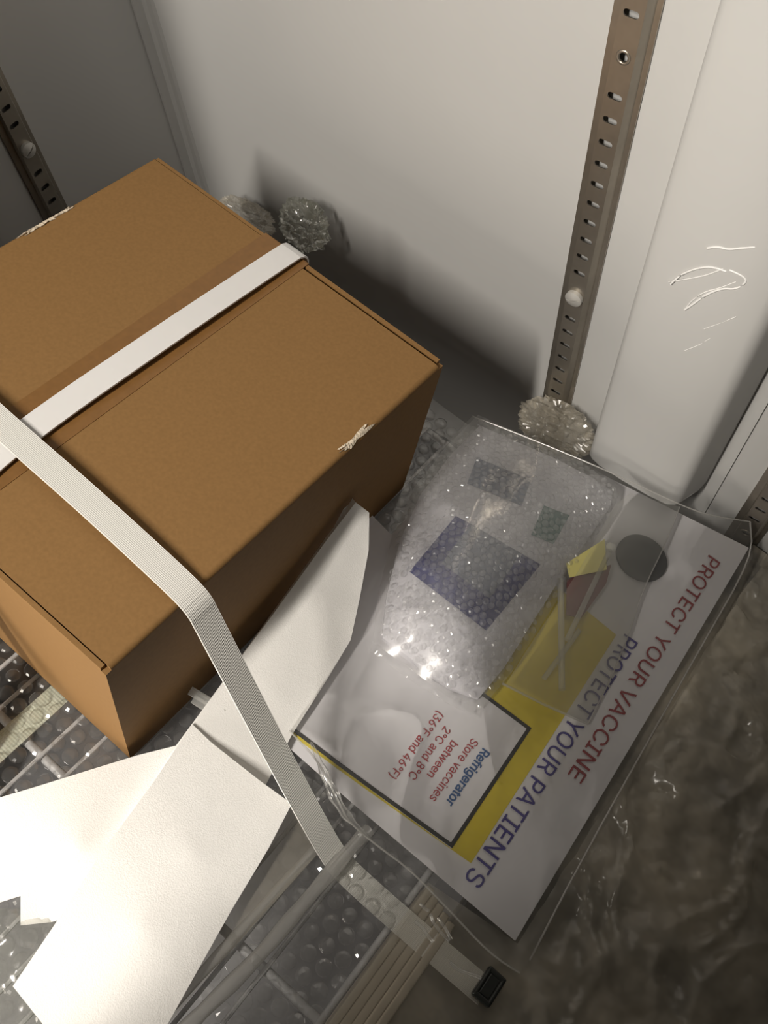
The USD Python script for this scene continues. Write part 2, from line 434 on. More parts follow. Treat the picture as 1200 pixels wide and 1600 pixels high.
# ---------------------------------------------------------------- slotted rails
def rail(at, rot, k, label, z0, zt, zb, holes=True, screws=()):
    """Roll-formed rail: flanges, raised web with a row of slots; local x across, -y out of the wall, scaled by k."""
    t = Thing('shelf_rail', label, 'rail', at, 'W', group='slotted shelf rails')

    def place(m):
        m = m.copy()
        v = np.array(m.vertices)
        c, s = math.cos(rot), math.sin(rot)
        m.vertices = np.stack([c * v[:, 0] - s * v[:, 1] + at[0], s * v[:, 0] + c * v[:, 1] + at[1], v[:, 2]], 1)
        return m
    wl, wr, fl, fr, out, th = -0.0105 * k, 0.0105 * k, -0.023 * k, 0.023 * k, 0.012 * k, 0.0014
    web = sbox(wl, zb, wr, zt)
    cuts, per = [], 0.3324 * k
    n0 = int((zt - z0) / per) + 1
    spots = []
    for q in range(-6, n0 + 1):
        zz = z0 + q * per
        spots.append(zz)
        for j in range(10):
            zc = zz - (0.0425 + 0.0275 * j) * k
            if zb + 0.02 < zc < zt - 0.02:
                cuts.append(affinity.translate(affinity.scale(Point(0, 0).buffer(0.0035 * k, 6).union(Point(0.009 * k, 0).buffer(0.0035 * k, 6)).convex_hull, 1, 1), -0.0045 * k - 0.0008, zc))
    spots = [z for z in spots if zb + 0.02 < z < zt - 0.02]
    for z in spots:
        cuts.append(Point(0, z).buffer(0.0045 * k, 10))
    web = web.difference(shapely.union_all(cuts))
    w = trimesh.creation.extrude_polygon(web, th, engine='earcut')
    v = np.array(w.vertices)
    w = trimesh.Trimesh(np.stack([v[:, 0], -out - v[:, 2] + th, v[:, 1]], 1), w.faces[:, ::-1], process=False)
    t.part('web', place(w), 'galvanised')
    for sgn, a, b in ((-1, wl, fl), (1, wr, fr)):
        pr = [(a, -out), (a + sgn * 0.0015, -out), (a + sgn * 0.007 * k, -0.003), (b, -0.003), (b, 0), (a + sgn * 0.0055 * k, 0), (a, -out + th)]
        if sgn < 0:
            pr = [(a, -out), (a + sgn * 0.0015, -out), (a + sgn * 0.003 * k, -0.004), (b, -0.003), (b, 0), (a + sgn * 0.002 * k, 0), (a, -out + th)]
        m = trimesh.creation.extrude_polygon(Polygon(pr).buffer(0), zt - zb)
        m.apply_translation([0, 0, zb])
        t.part('flange', place(m), 'galvanised')
    for z in spots:
        if any(abs(z - s) < 0.02 for s in screws):
            r = 0.0115 * k
            ang = np.linspace(0, 2 * np.pi, 7)[:-1] + 0.3
            head = trimesh.creation.cylinder(r, 0.006 * k, sections=20)
            dome = trimesh.creation.icosphere(2, r)
            dome.apply_scale([1, 1, 0.55])
            slot = bx(-r * 0.9, -0.0011 * k, 0.0035 * k, r * 0.9, 0.0011 * k, r)
            try:
                head = trimesh.boolean.difference([cat(head, dome).convex_hull, slot], engine='manifold')
            except Exception:
                head = cat(head, dome).convex_hull
            hv = np.array(head.vertices)
            a = 0.45
            hx, hz = hv[:, 0] * math.cos(a) - hv[:, 1] * math.sin(a), hv[:, 0] * math.sin(a) + hv[:, 1] * math.cos(a)
            head = trimesh.Trimesh(np.stack([hx, -out - hv[:, 2] - 0.002, hz + z], 1), head.faces[:, ::-1], process=False)
            t.part('screw', place(head), 'screw_zinc', smooth=35)
        else:
            ring = trimesh.creation.torus(0.0062 * k, 0.0016 * k, 20, 8)
            rv = np.array(ring.vertices)
            ring = trimesh.Trimesh(np.stack([rv[:, 0], -out + rv[:, 2] * 0.5, rv[:, 1] + z], 1), ring.faces[:, ::-1], process=False)
            t.part('screw_hole_rim', place(ring), 'galvanised', smooth=True)
    return t


rail((-0.2955, YW, -1.2), 0.0, 1.0, 'slotted metal shelf rail on the back wall left of the duct cover', -0.558, 0.7, ZB + 0.02, screws=(-0.558 - 0.3324,))
rail((0.032, YW, -1.2), 0.0, 1.0, 'slotted metal shelf rail at the right edge behind the bag, right of the duct cover', -0.52, 0.7, ZB + 0.02, screws=(-0.52 - 0.3324,))
rail((XL + 0.003, 0.474, -1.2), math.pi / 2, 0.9, 'slotted metal shelf rail on the dark left wall with a slotted screw', -0.80, 0.7, ZB + 0.02, screws=(-0.80,))

# ================================================================ SHELF (frame S)
wire = Thing('wire_shelf', 'white coated wire grid shelf under bubble wrap beneath the carton', 'wire shelf', (0.05, 0.25, -0.02), 'S')
zs = -0.016
for i in range(-10, 9):
    X = -0.0425 + 0.0375 * i
    if X < 0.34:
        y0, y1 = (-0.10 if False else -0.30), 0.62
        wire.part('wire', tube([(X, y0, zs), (X, y1, zs)], 0.0026, 8), 'shelf_wire', smooth=40)
for Y in (-0.30, -0.058, 0.19, 0.40, 0.62):
    wire.part('cross_bar', tube([(-0.43, Y, zs - 0.0075), (0.333, Y, zs - 0.0075)], 0.0052, 10), 'shelf_wire', smooth=40)
for X in (-0.43, 0.333):
    wire.part('side_bar', tube([(X, -0.30, zs - 0.004), (X, 0.62, zs - 0.004)], 0.0040, 10), 'shelf_wire', smooth=40)

# bubble wrap spread over the shelf
reg = sbox(-0.44, -0.33, 0.345, 0.66).difference(sbox(-0.42, 0.03, -0.03, 0.46))


def lumpy(P, a=0.004, s=9.0, seed=3):
    return a * (fbm(np.c_[P[:, 0] * s, P[:, 1] * s, np.zeros(len(P))], 3, seed) - 0.5) * 2


p2, f2 = mesh2d(reg, 0.016)
bw_h = lambda q: -0.0045 + lumpy(q, 0.003)
wrap = Thing('bubble_wrap', 'clear bubble wrap spread over the wire shelf around the carton', 'bubble wrap', (0, 0, 0), 'S')
wrap.part('film', (np.c_[p2, bw_h(p2)], f2), 'bubble_film', smooth=True)
g = hexgrid(reg.buffer(-0.012), 0.0215)
g = g + rng.normal(0, 0.0004, g.shape)
wrap.part('bubble', domes(np.c_[g, bw_h(g)], np.c_[rng.normal(0, 0.08, (len(g), 2)), np.ones(len(g))], 0.0095, 0.0052, 12, 3), 'bubble_film', kind='stuff', smooth=False)

# straps lying on the shelf under the film
m, uv = ribbon([(-0.1185, -0.34, -0.0118), (-0.1185, 0.03, -0.0118)], [(0.028, 0, 0)] * 2, 0.002)
solid('strap', m, 'strap_green', (-0.1185, -0.1, -0.011), 'S', uv=uv, label='flat pale green strap under bubble wrap left of the carton', cat='strap')

# ================================================================ CARTON
H, D, W = 0.2689, 0.5002, 0.4568
T = 0.0065
carton = Thing('cardboard_box', 'brown cardboard carton taped shut and tied with white straps', 'cardboard box', (-W / 2, D / 2, 0), 'S')
outer = sbox(-W, 0, 0, D)
ring = outer.difference(sbox(-W + T, T, -T, D - T))
body = trimesh.creation.extrude_polygon(ring, H - T)
bot = bx(-W + T, T, 0, -T, D - T, T)
rim_f = bx(-W + 0.004, 0, H - T, -0.006, T * 0.75, H - 0.0008)
rim_b = bx(-W + 0.004, D - T * 0.75, H - T, -0.006, D, H - 0.0008)
carton.part('body', cat(body, bot, rim_f, rim_b), 'cardboard')


def flap(side):
    a0, a1 = (-W / 2 + 0.0012, 0.0) if side > 0 else (-W, -W / 2 - 0.0012)
    r = T * 0.9
    th = np.linspace(0, np.pi / 2, 7)
    if side > 0:
        pr = [(a0, H - T), (a1, H - T)] + [(a1 - r + r * math.cos(t), H - r + r * math.sin(t)) for t in th] + [(a0, H)]
    else:
        pr = [(a1, H - T), (a1, H)] + [(a0 + r - r * math.sin(t), H - r + r * math.cos(t)) for t in th] + [(a0, H - T)]
    # gentle bow: rows along the depth
    back = T * (1.5 if side > 0 else 0.95)
    m = trimesh.creation.extrude_polygon(Polygon(pr), D - T * 0.95 - back)
    v = np.array(m.vertices)
    return trimesh.Trimesh(np.stack([v[:, 0], D - back - v[:, 2], v[:, 1]], 1), m.faces, process=False)


for s in (1, -1):
    carton.part('flap', flap(s), 'cardboard', smooth=35)
tp = cat(bx(-0.274, -0.0006, H + 0.0001, -0.205, D + 0.0006, H + 0.0009), bx(-0.274, -0.001, H - 0.075, -0.205, 0.0002, H + 0.0009), bx(-0.274, D - 0.0002, H - 0.075, -0.205, D + 0.001, H + 0.0009))
carton.part('tape', tp, 'brown_tape', label='darker band of brown tape along the top seam')


def scuff(c, lx, ly, nseed, on):
    """A torn flake of white paper on an edge."""
    r2 = np.random.default_rng(nseed)
    pts = []
    for k in range(22):
        a = 2 * np.pi * k / 22
        q = 1 + 0.35 * r2.normal()
        pts.append((c[0] + lx * math.cos(a) * max(q, 0.3), c[1] + ly * math.sin(a) * max(q, 0.3)))
    p, f = mesh2d(Polygon(pts).buffer(0), min(lx, ly) * 0.5)
    z = on(p) + 0.0015 * r2.random(len(p))
    return thicken(np.c_[p, z], f, np.array([0, 0, -0.001]))


carton.part('scuff', scuff((-0.0035, 0.343), 0.0035, 0.026, 5, lambda p: H + 0.0012 - np.maximum(0, p[:, 0] + 0.003) * 1.2), 'torn_paper', label='white torn scuff on the right top edge')
sc2 = on_shelf([(75, 346)], H)[0]
carton.part('scuff', scuff((-0.453, sc2[1]), 0.004, 0.030, 9, lambda p: H + 0.001 - np.maximum(0, -0.453 - p[:, 0]) * 1.0), 'torn_paper', label='pale torn scuff on the far left top edge')

# white smooth strap front to back over the carton
pts = [(-0.2285, D + 0.012, 0.02), (-0.2285, D + 0.012, H - 0.03), (-0.2285, D + 0.010, H + 0.006), (-0.2285, D - 0.03, H + 0.009), (-0.231, 0.30, H + 0.0125), (-0.2375, 0.11, H + 0.0065), (-0.226, 0.02, H + 0.0065), (-0.224, -0.012, H + 0.0065), (-0.20, -0.05, H - 0.10), (-0.135, -0.10, 0.03), (-0.12, -0.16, 0.003)]
pp = smooth_path(pts)
m, uv = ribbon(pp, [(0.030, 0, 0)] * len(pp), 0.0022)
solid('strap', m, 'strap_smooth', (-0.23, 0.25, H + 0.007), 'S', uv=uv, label='smooth white strap running front to back over the carton', cat='strap')
# woven strap across the carton and down to the shelf, on to the buckle
Yb = 0.104
pts = [(-W - 0.012, Yb + 0.006, 0.03), (-W - 0.012, Yb + 0.006, H - 0.02), (-W - 0.004, Yb + 0.006, H + 0.004), (-0.30, 0.106, H + 0.012), (-0.235, Yb, H + 0.0125), (-0.14, Yb, H + 0.010), (-0.02, 0.1005, H + 0.008), (0.012, 0.0995, H + 0.003), (0.026, 0.0985, H - 0.02), (0.148, 0.084, 0.086), (0.236, 0.069, 0.003), (0.262, 0.068, -0.0118), (0.345, 0.0685, -0.0118), (0.45, 0.070, -0.004)]
pp = smooth_path(pts)
ww = np.array([(0, 0.029, 0)] * len(pp))
m, uv = ribbon(pp, ww, 0.0022)
solid('strap', m, 'strap_woven', (-0.1, 0.1, H), 'S', uv=uv, label='woven white strap over the carton and foam, running down to the shelf edge', cat='strap')
# buckle at its end
bk = Thing('strap_buckle', 'small black buckle at the end of the woven strap under the bag', 'buckle', tuple(on_shelf([(763, 1545)], 0.0)[0]), 'S')
bc = on_shelf([(763, 1542)], 0.004)[0]
bk.part('frame', trimesh.util.concatenate([rbox(bc[0] - 0.011, bc[1] - 0.016, 0.0, bc[0] - 0.006, bc[1] + 0.016, 0.011, 0.002), rbox(bc[0] + 0.006, bc[1] - 0.016, 0.0, bc[0] + 0.011, bc[1] + 0.016, 0.011, 0.002), rbox(bc[0] - 0.011, bc[1] - 0.017, 0.0, bc[0] + 0.011, bc[1] - 0.011, 0.011, 0.002), rbox(bc[0] - 0.011, bc[1] + 0.011, 0.0, bc[0] + 0.011, bc[1] + 0.017, 0.011, 0.002)]), 'buckle_black')
bk.part('tongue', rbox(bc[0] - 0.007, bc[1] - 0.012, 0.002, bc[0] + 0.007, bc[1] + 0.012, 0.010, 0.002), 'buckle_black')

# ================================================================ FOAM SHEETS


def foam(name, poly, ctrl, thick, label, group='white foam sheets'):
    v, f, p = traced(poly, ctrl, 11.0)
    n = vnormals(v, f)
    n *= np.sign(n[:, 2].mean())
    v = v + n * (0.0006 * (fbm(v * 60, 2, 5) - 0.5))[:, None]
    m = thicken(v, f, -n * thick)
    c = v.mean(0)
    return solid(name, m, 'foam', (c[0], c[1], v[:, 2].min()), 'S', smooth=40, label=label, cat='foam sheet', group=group)


foam('foam_sheet', [(-120, 1290), (0, 1246), (60, 1228), (140, 1203), (215, 1180), (275, 1165), (330, 1180), (330, 1330), (220, 1400), (80, 1441), (32, 1446), (32, 1400), (0, 1410), (-120, 1445)],
     [(-120, 1290, 0.010), (0, 1246, 0.03), (140, 1203, 0.04), (275, 1165, 0.04), (330, 1300, 0.016), (80, 1441, 0.006), (0, 1410, 0.01), (-120, 1445, 0.006), (120, 1320, 0.036)],
     0.008, 'bright white foam sheet at the left edge, partly under the long foam strip')
foam('foam_sheet', [(556, 785), (577, 801), (576, 860), (562, 935), (548, 1000), (512, 1060), (455, 1150), (437, 1186), (410, 1236), (330, 1330), (170, 1330), (232, 1226), (275, 1165), (300, 1131), (340, 1077), (380, 1022), (425, 962), (470, 900), (512, 842)],
     [(556, 785, 0.150), (577, 801, 0.125), (562, 935, 0.060), (548, 1000, 0.040), (455, 1150, 0.030), (512, 1060, 0.034), (410, 1236, 0.030), (512, 842, 0.122), (470, 900, 0.095), (425, 962, 0.076), (380, 1022, 0.062), (340, 1077, 0.055), (300, 1131, 0.050), (275, 1165, 0.050), (232, 1226, 0.044), (170, 1330, 0.036), (330, 1330, 0.034), (480, 990, 0.056), (430, 1080, 0.046), (350, 1180, 0.042)],
     0.008, 'white foam strip leaning on the side of the carton under the woven strap')
foam('foam_sheet', [(300, 1131), (330, 1160), (405, 1219), (456, 1256), (420, 1325), (360, 1425), (262, 1600), (190, 1720), (120, 1668), (20, 1541), (85, 1445), (160, 1330), (240, 1222)],
     [(300, 1131, 0.054), (405, 1219, 0.048), (456, 1256, 0.046), (360, 1425, 0.034), (262, 1600, 0.018), (190, 1720, 0.006), (20, 1541, 0.016), (85, 1445, 0.034), (160, 1330, 0.050), (240, 1222, 0.054), (220, 1450, 0.044), (300, 1330, 0.052)],
     0.008, 'long white foam strip at lower left with a square cut end, nearest the camera')

# ================================================================ SIGN
sign = Thing('vaccine_sign', 'printed vaccine storage sign on white paper with a yellow panel, in the bag', 'sign', (0.28, 0.45, 0.008), 'S')
HS = 0.010


def sheet_h(q):
    q = np.atleast_2d(q)
    # the near left edge of the paper bows up a little
    return HS + 0.010 * np.clip((0.26 - q[:, 0]) / 0.16, 0, 1) ** 2 * np.clip((0.40 - q[:, 1]) / 0.25, 0, 1)


def lay(poly, step, lift):
    p, f = mesh2d(poly, step)
    return thicken(np.c_[p, sheet_h(p) + lift], f, np.array([0, 0, -0.0005]))


cnr = [on_shelf([q], HS)[0][:2] for q in ((1170, 856), (805, 1470))]
paper = Polygon([cnr[0], cnr[1], (0.045, 0.120), (0.035, 0.55), (0.20, 0.72)])
sign.part('paper', lay(paper, 0.03, 0.0), 'paper', smooth=40)
yel = Polygon([(0.3455, 0.514), (0.3615, 0.160), (0.060, 0.128), (0.06, 0.25), (0.16, 0.38), (0.20, 0.46), (0.20, 0.52)])
sign.part('yellow_panel', lay(yel, 0.02, 0.0006), 'yellow_print', label='yellow printed panel')
wp = Polygon([(0.3285, 0.333), (0.3355, 0.158), (0.075, 0.1345), (0.0, 0.24), (0.0, 0.43), (0.20, 0.40), (0.20, 0.325)])
sign.part('white_panel', lay(wp, 0.02, 0.0012), 'paper', label='white panel with storage temperatures')
bl = shapely.LineString([(0.24, 0.327), (0.3265, 0.331), (0.3335, 0.1605), (0.06, 0.1345)]).buffer(0.0022, cap_style=2, join_style=2)
sign.part('border', lay(bl, 0.02, 0.0018), 'black_print', label='black outline of the white panel')


def write(text, p0, p1, cap, mat, bold=False, label=None):
    """Lettering from p0 to p1 (paper coordinates), letter tops towards +X."""
    m = meshkit.text_mesh(text, 1.0, 0.02, bold)
    v = np.array(m.vertices)
    v[:, 0] -= v[:, 0].min()
    v[:, 0] /= v[:, 0].max()
    p0, p1 = np.array(p0), np.array(p1)
    d = p1 - p0
    u = d / np.linalg.norm(d)
    upv = np.array([-u[1], u[0]])
    q = p0 + v[:, :1] * d + v[:, 1:2] * cap * upv
    z = sheet_h(q) + 0.0019 + v[:, 2] * 0.02
    sign.part('lettering', trimesh.Trimesh(np.c_[q, z], m.faces, process=False), mat, label=label)


write('PROTECT YOUR VACCINE', (0.3835, 0.712), (0.3925, 0.3165), 0.0190, 'red_print', label='dark red heading PROTECT YOUR VACCINE')
write('PROTECT YOUR PATIENTS', (0.3530, 0.5225), (0.3640, 0.1420), 0.0205, 'navy_print', label='navy blue heading PROTECT YOUR PATIENTS')
write('Refrigerator', (0.2970, 0.2735), (0.3000, 0.1935), 0.0105, 'blue_print', True, label='blue word Refrigerator')
write('Store vaccines', (0.2800, 0.2745), (0.2830, 0.1850), 0.0098, 'crimson_print', label='red words Store vaccines')
write('between', (0.2630, 0.2560), (0.2648, 0.2045), 0.0098, 'crimson_print', label='red word between')
write('2°C and 8°C', (0.2462, 0.2640), (0.2487, 0.1885), 0.0098, 'crimson_print', label='red words 2°C and 8°C')
write('(36°F and 46°F)', (0.2285, 0.2730), (0.2312, 0.1745), 0.0098, 'crimson_print', label='red words (36°F and 46°F)')

# ================================================================ WRAPPED PACKAGE
pkg_poly = [(747, 648), (800, 672), (870, 702), (930, 733), (972, 762), (968, 795), (930, 850), (885, 915), (850, 970), (800, 1050), (752, 1108), (700, 1088), (640, 1045), (583, 1003), (590, 930), (612, 840), (645, 765), (695, 700)]
edge_h = 0.020
pc = [(x, y, edge_h) for x, y in pkg_poly] + [(860, 740, .050), (760, 700, .046), (700, 790, .058), (800, 800, .062), (900, 790, .046), (660, 880, .060), (760, 890, .064), (840, 880, .054), (640, 960, .054), (720, 980, .058), (790, 990, .048), (700, 1040, .044), (730, 1065, .034), (920, 760, .040), (640, 1000, .044)]
v, f, p = traced(pkg_poly, pc, 9.0)
pk = Thing('wrapped_package', 'bubble wrapped white carton with a blue printed label, lying on the sign', 'package', (0.13, 0.48, 0.012), 'S')
inner = Polygon(pkg_poly).buffer(-14)
iv, if_, ip = traced(list(inner.exterior.coords)[:-1], [(a, b, max(c - 0.010, 0.016)) for a, b, c in pc], 12.0)
ivb = iv.copy()
ivb[:, 2] = 0.0125
pk.part('carton', thicken(iv, if_, ivb - iv), 'carton_white', smooth=40)
iz = LinearNDInterpolator(iv[:, :2], iv[:, 2])


def decal(poly, mat, label, lift=0.0012):
    P_ = Polygon(poly).intersection(inner.buffer(-4))
    q, ff = mesh2d(P_, 9.0)
    c = np.asarray([(a, b, max(c - 0.010, 0.016)) for a, b, c in pc])
    h = RBFInterpolator(c[:, :2] / 300, c[:, 2], kernel='linear', smoothing=0.002)(q / 300)
    vv = on_shelf(q, h + lift)
    pk.part('print', thicken(vv, ff[:, ::-1], np.array([0, 0, -0.0006])), mat, label=label)


decal([(712, 806), (735, 818), (690, 880), (765, 935), (815, 865), (845, 882), (760, 985), (640, 893)], 'carton_blue', 'dark blue printed frame')
decal([(735, 818), (815, 865), (765, 935), (690, 880)], 'carton_grey', 'grey printed square', 0.0013)
decal([(745, 715), (830, 750), (815, 790), (730, 755)], 'carton_grey', 'grey printed patch')
decal([(850, 790), (890, 805), (865, 850), (830, 835)], 'carton_green', 'green printed patch')
pk.part('film', (v, f), 'bubble_film_fine', smooth=True)
vz = LinearNDInterpolator(v[:, :2], v[:, 2])
nn = vnormals(v, f)
nn *= np.sign(nn[:, 2].mean())
vn = LinearNDInterpolator(v[:, :2], nn)
og = Polygon(v[:len(pkg_poly) * 1, :2]) if False else Polygon([tuple(on_shelf([q], edge_h)[0][:2]) for q in pkg_poly])
g = hexgrid(og.buffer(-0.006), 0.0102)
g = g + rng.normal(0, 0.0008, g.shape)
g = g[rng.random(len(g)) > 0.07]
z, N = vz(g), vn(g)
ok = ~np.isnan(z) & ~np.isnan(N[:, 0])
pk.part('bubble', domes(np.c_[g, z][ok], N[ok] + rng.normal(0, 0.25, N[ok].shape), 0.0048, 0.0032, 8, 3), 'bubble_film_fine', kind='stuff', smooth=False)
# flattened end flap of the wrap, full of creases
fl_poly = [(583, 1000), (640, 1040), (700, 1082), (752, 1104), (748, 1122), (700, 1100), (640, 1062), (578, 1018)]
fv, ff, fp = traced(fl_poly, [(583, 1000, .034), (752, 1104, .024), (748, 1122, .016), (578, 1018, .022), (660, 1060, .03)], 4.0, lambda P, p: 0.007 * (fbm(np.c_[P[:, 0] * 90, P[:, 1] * 90, P[:, 2] * 0], 3, 11) - 0.5))
pk.part('end_flap', (fv, ff), 'bubble_film_fine', smooth=True)

# ================================================================ SMALL THINGS IN THE BAG
c0 = on_shelf([(890, 902), (885, 880), (945, 842), (948, 890)], 0.030)
nt = trimesh.Trimesh(c0, [[0, 1, 2], [0, 2, 3]], process=False)
v_, f_ = c0, np.array([[0, 2, 1], [0, 3, 2]])
solid('paper_note', thicken(v_, f_, np.array([0, 0, -0.0012])), 'note_yellow', c0.mean(0), 'S', label='small pale yellow paper note sticking out from under the wrapped package', cat='note')
c0 = on_shelf([(886, 905), (955, 882), (947, 912), (908, 966), (885, 960)], 0.022)
p_, f_ = mesh2d(Polygon(c0[:, :2]), 0.02)
solid('red_card', thicken(np.c_[p_, np.full(len(p_), 0.022)], f_, np.array([0, 0, -0.0012])), 'maroon_card', c0.mean(0), 'S', label='dark red printed card under clear sticks beside the yellow note', cat='card')
dc = on_shelf([(1002, 872)], 0.013)[0]
disc = trimesh.creation.cylinder(0.036, 0.004, sections=40)
disc.apply_translation([dc[0], dc[1], 0.0135])
solid('disc', disc, 'dark_disc', (dc[0], dc[1], 0.0115), 'S', smooth=40, label='dark grey round disc lying on the far end of the sign', cat='disc')


def stick(a, b, ha, hb, r, label, knob=0.0):
    pa, pb = on_shelf([a], ha)[0], on_shelf([b], hb)[0]
    t = Thing('plastic_stick', label, 'stick', tuple((pa + pb) / 2), 'S', group='clear plastic sticks in the zip bag')
    t.part('shaft', tube(np.linspace(pa, pb, 6), r, 10), 'tube_plastic', smooth=50)
    if knob:
        s = trimesh.creation.icosphere(2, knob)
        s.apply_scale([1, 1, 0.7])
        s.apply_translation(pa)
        t.part('knob', s, 'white_plastic', smooth=True)


stick((955, 855), (886, 1000), 0.030, 0.026, 0.0036, 'clear plastic stick with a round white knob beside the yellow note', 0.0072)
stick((876, 905), (878, 1078), 0.026, 0.024, 0.0042, 'long clear plastic stick left of the knobbed one, pointing at the camera')
stick((905, 985), (850, 1060), 0.022, 0.022, 0.0034, 'short slanting clear plastic stick near the bottom seam of the inner bag')

# inner zip bag
zb = [(1062, 792), (1040, 850), (1003, 925), (985, 985), (955, 1060), (918, 1132), (850, 1102), (790, 1070), (820, 1020), (860, 960), (905, 890), (960, 790), (985, 770)]
zc = [(1062, 792, .030), (1003, 925, .022), (918, 1132, .018), (790, 1070, .030), (860, 960, .046), (960, 790, .044), (930, 900, .042), (880, 1010, .038), (985, 770, .04)]
zv, zf, zp = traced(zb, zc, 8.0, lambda P, p: 0.004 * (fbm(np.c_[P[:, 0] * 30, P[:, 1] * 18, P[:, 2] * 0], 3, 21) - 0.5))
zbag = Thing('zip_bag', 'small milky zip bag holding sticks and cards beside the wrapped package', 'plastic bag', (0.25, 0.5, 0.03), 'S')
zbag.part('film', (zv, zf), 'inner_bag_film', smooth=True)
se = on_shelf([(785, 1068), (850, 1101), (918, 1131)], np.array([.032, .026, .020]))
zbag.part('seam', tube(se, 0.0016, 8), 'edge_film', smooth=True)
se = on_shelf([(1062, 792), (1040, 850), (1003, 925), (985, 985), (955, 1060), (918, 1132)], np.array([.031, .027, .023, .022, .02, .019]))
zbag.part('seam', tube(smooth_path(se), 0.0009, 6), 'edge_film', smooth=True)

# ================================================================ LARGE CLEAR BAG
bag_poly = [(738, 650), (840, 690), (955, 738), (1060, 788), (1110, 806), (1172, 815), (1176, 870), (1090, 1020), (1000, 1180), (900, 1360), (828, 1500), (812, 1520), (765, 1490), (700, 1420), (640, 1358), (590, 1322), (545, 1285), (515, 1225), (480, 1170), (452, 1142), (500, 1070), (545, 1005), (560, 930), (572, 830), (640, 755), (700, 690)]
bc_ = [(738, 650, .055), (955, 738, .090), (1060, 788, .090), (1110, 806, .085), (1172, 815, .060), (1176, 870, .018), (1000, 1180, .016), (828, 1500, .016), (700, 1420, .016), (590, 1322, .020), (545, 1285, .026), (515, 1225, .040), (480, 1170, .040), (452, 1142, .034), (545, 1005, .042), (572, 830, .05), (640, 755, .05), (860, 740, .066), (760, 700, .060), (700, 790, .072), (800, 800, .076), (900, 790, .064), (660, 880, .072), (760, 890, .076), (840, 880, .068), (640, 960, .066), (720, 980, .070), (790, 990, .062), (740, 1080, .050), (590, 1010, .052), (950, 900, .052), (880, 1010, .050), (930, 1100, .030), (1020, 900, .036), (650, 1200, .024), (780, 1250, .018), (560, 1110, .036), (820, 1350, .016), (600, 1270, .024), (540, 1200, .034)]


def wr(P, p):
    a = 0.0045 * (fbm(np.c_[P[:, 0] * 14, P[:, 1] * 7, P[:, 2] * 0], 4, 31) - 0.5)
    r = 1 - np.abs(2 * noise(np.c_[P[:, 0] * 11 + P[:, 1] * 5, P[:, 1] * 6 - P[:, 0] * 4, P[:, 2] * 0], 33) - 1)
    return a + 0.0035 * r ** 6


bv, bf, bp = traced(bag_poly, bc_, 8.0, wr)
bag = Thing('plastic_bag', 'large clear plastic bag holding the sign and the wrapped package', 'plastic bag', (0.25, 0.45, 0.008), 'S')
bag.part('film', (bv, bf), 'bag_film', smooth=True)
# the rolled near left edge and the welded seams
ed = on_shelf([(452, 1142), (480, 1170), (500, 1195), (515, 1225), (530, 1255), (545, 1285), (590, 1322), (640, 1358), (700, 1420), (765, 1490), (812, 1520)], np.array([.034, .040, .041, .040, .034, .026, .020, .018, .016, .016, .016]))
bag.part('hem', tube(smooth_path(ed), 0.0011, 8), 'edge_film', smooth=True)
ed = on_shelf([(486, 1160), (497, 1185), (508, 1210), (520, 1240), (536, 1268), (556, 1290), (580, 1312)], np.array([.036, .041, .042, .040, .035, .028, .020]))
ed = smooth_path(ed)
bag.part('fold', tube(ed, 0.0060 * np.sin(np.linspace(0.25, np.pi - 0.25, len(ed))) * (1 + 0.18 * np.sin(np.arange(len(ed)) * 1.3)), 14), 'clear_film', smooth=True)
ed = on_shelf([(1172, 815), (1176, 870), (1090, 1020), (1000, 1180), (900, 1360), (828, 1500)], np.array([.061, .018, .017, .016, .016, .016]))
bag.part('hem', tube(smooth_path(ed), 0.0012, 6), 'edge_film', smooth=True)
ed = on_shelf([(738, 650), (840, 690), (955, 738), (1060, 788), (1110, 806), (1172, 815)], np.array([.056, .070, .091, .091, .086, .061]))
bag.part('hem', tube(smooth_path(ed), 0.0010, 6), 'edge_film', smooth=True)

for pts in ([(656, 1412), (664, 1420), (670, 1423)], [(672, 1428), (676, 1440), (690, 1458), (702, 1470)], [(684, 1434), (696, 1450), (705, 1468)], [(648, 1440), (660, 1448), (668, 1462), (677, 1472)], [(703, 1503), (716, 1516), (730, 1520), (752, 1528)]):
    q = on_shelf(pts, 0.022)
    bag.part('crease_glint', tube(smooth_path(q), 0.0018, 8), 'clear_film', smooth=True)

# ================================================================ ROLLED FILM EDGES BY THE STRAP
for k, (pts, r, lab) in enumerate([([(575, 1298, .006), (560, 1312, .012), (480, 1405, .014), (400, 1500, .014), (300, 1596, .012), (250, 1650, .010)], 0.0078, 'thick rolled edge of clear film running past the strap end'),
                                   ([(500, 1318, .004), (487, 1333, .006), (400, 1428, .006), (300, 1538, .006), (230, 1610, .004)], 0.0058, 'thinner rolled edge of clear film beside the foam strip')]):
    a = np.array(pts, float)
    q = smooth_path(on_shelf(a[:, :2], a[:, 2]))
    solid('film_roll', tube(q, r * (1 + 0.10 * np.sin(np.arange(len(q)) * 1.7)), 12), 'edge_film', q.mean(0), 'S', smooth=60, label=lab, cat='plastic film')
# clear film lying between foam and rolls
gp = [(456, 1258), (520, 1300), (500, 1330), (420, 1420), (330, 1520), (230, 1640), (150, 1700), (262, 1600), (360, 1425), (420, 1325)]
gv, gf, _ = traced(gp, [(456, 1258, .012), (500, 1330, .008), (330, 1520, .006), (230, 1640, .004), (360, 1425, .010), (420, 1330, .016)], 8.0, lambda P, p: 0.006 * (fbm(np.c_[P[:, 0] * 30, P[:, 1] * 10, P[:, 2] * 0], 3, 41) - 0.5))
solid('film_sheet', (gv, gf), 'crumple_film', gv.mean(0), 'S', smooth=True, label='loose clear film between the long foam strip and the rolled edges', cat='plastic film')
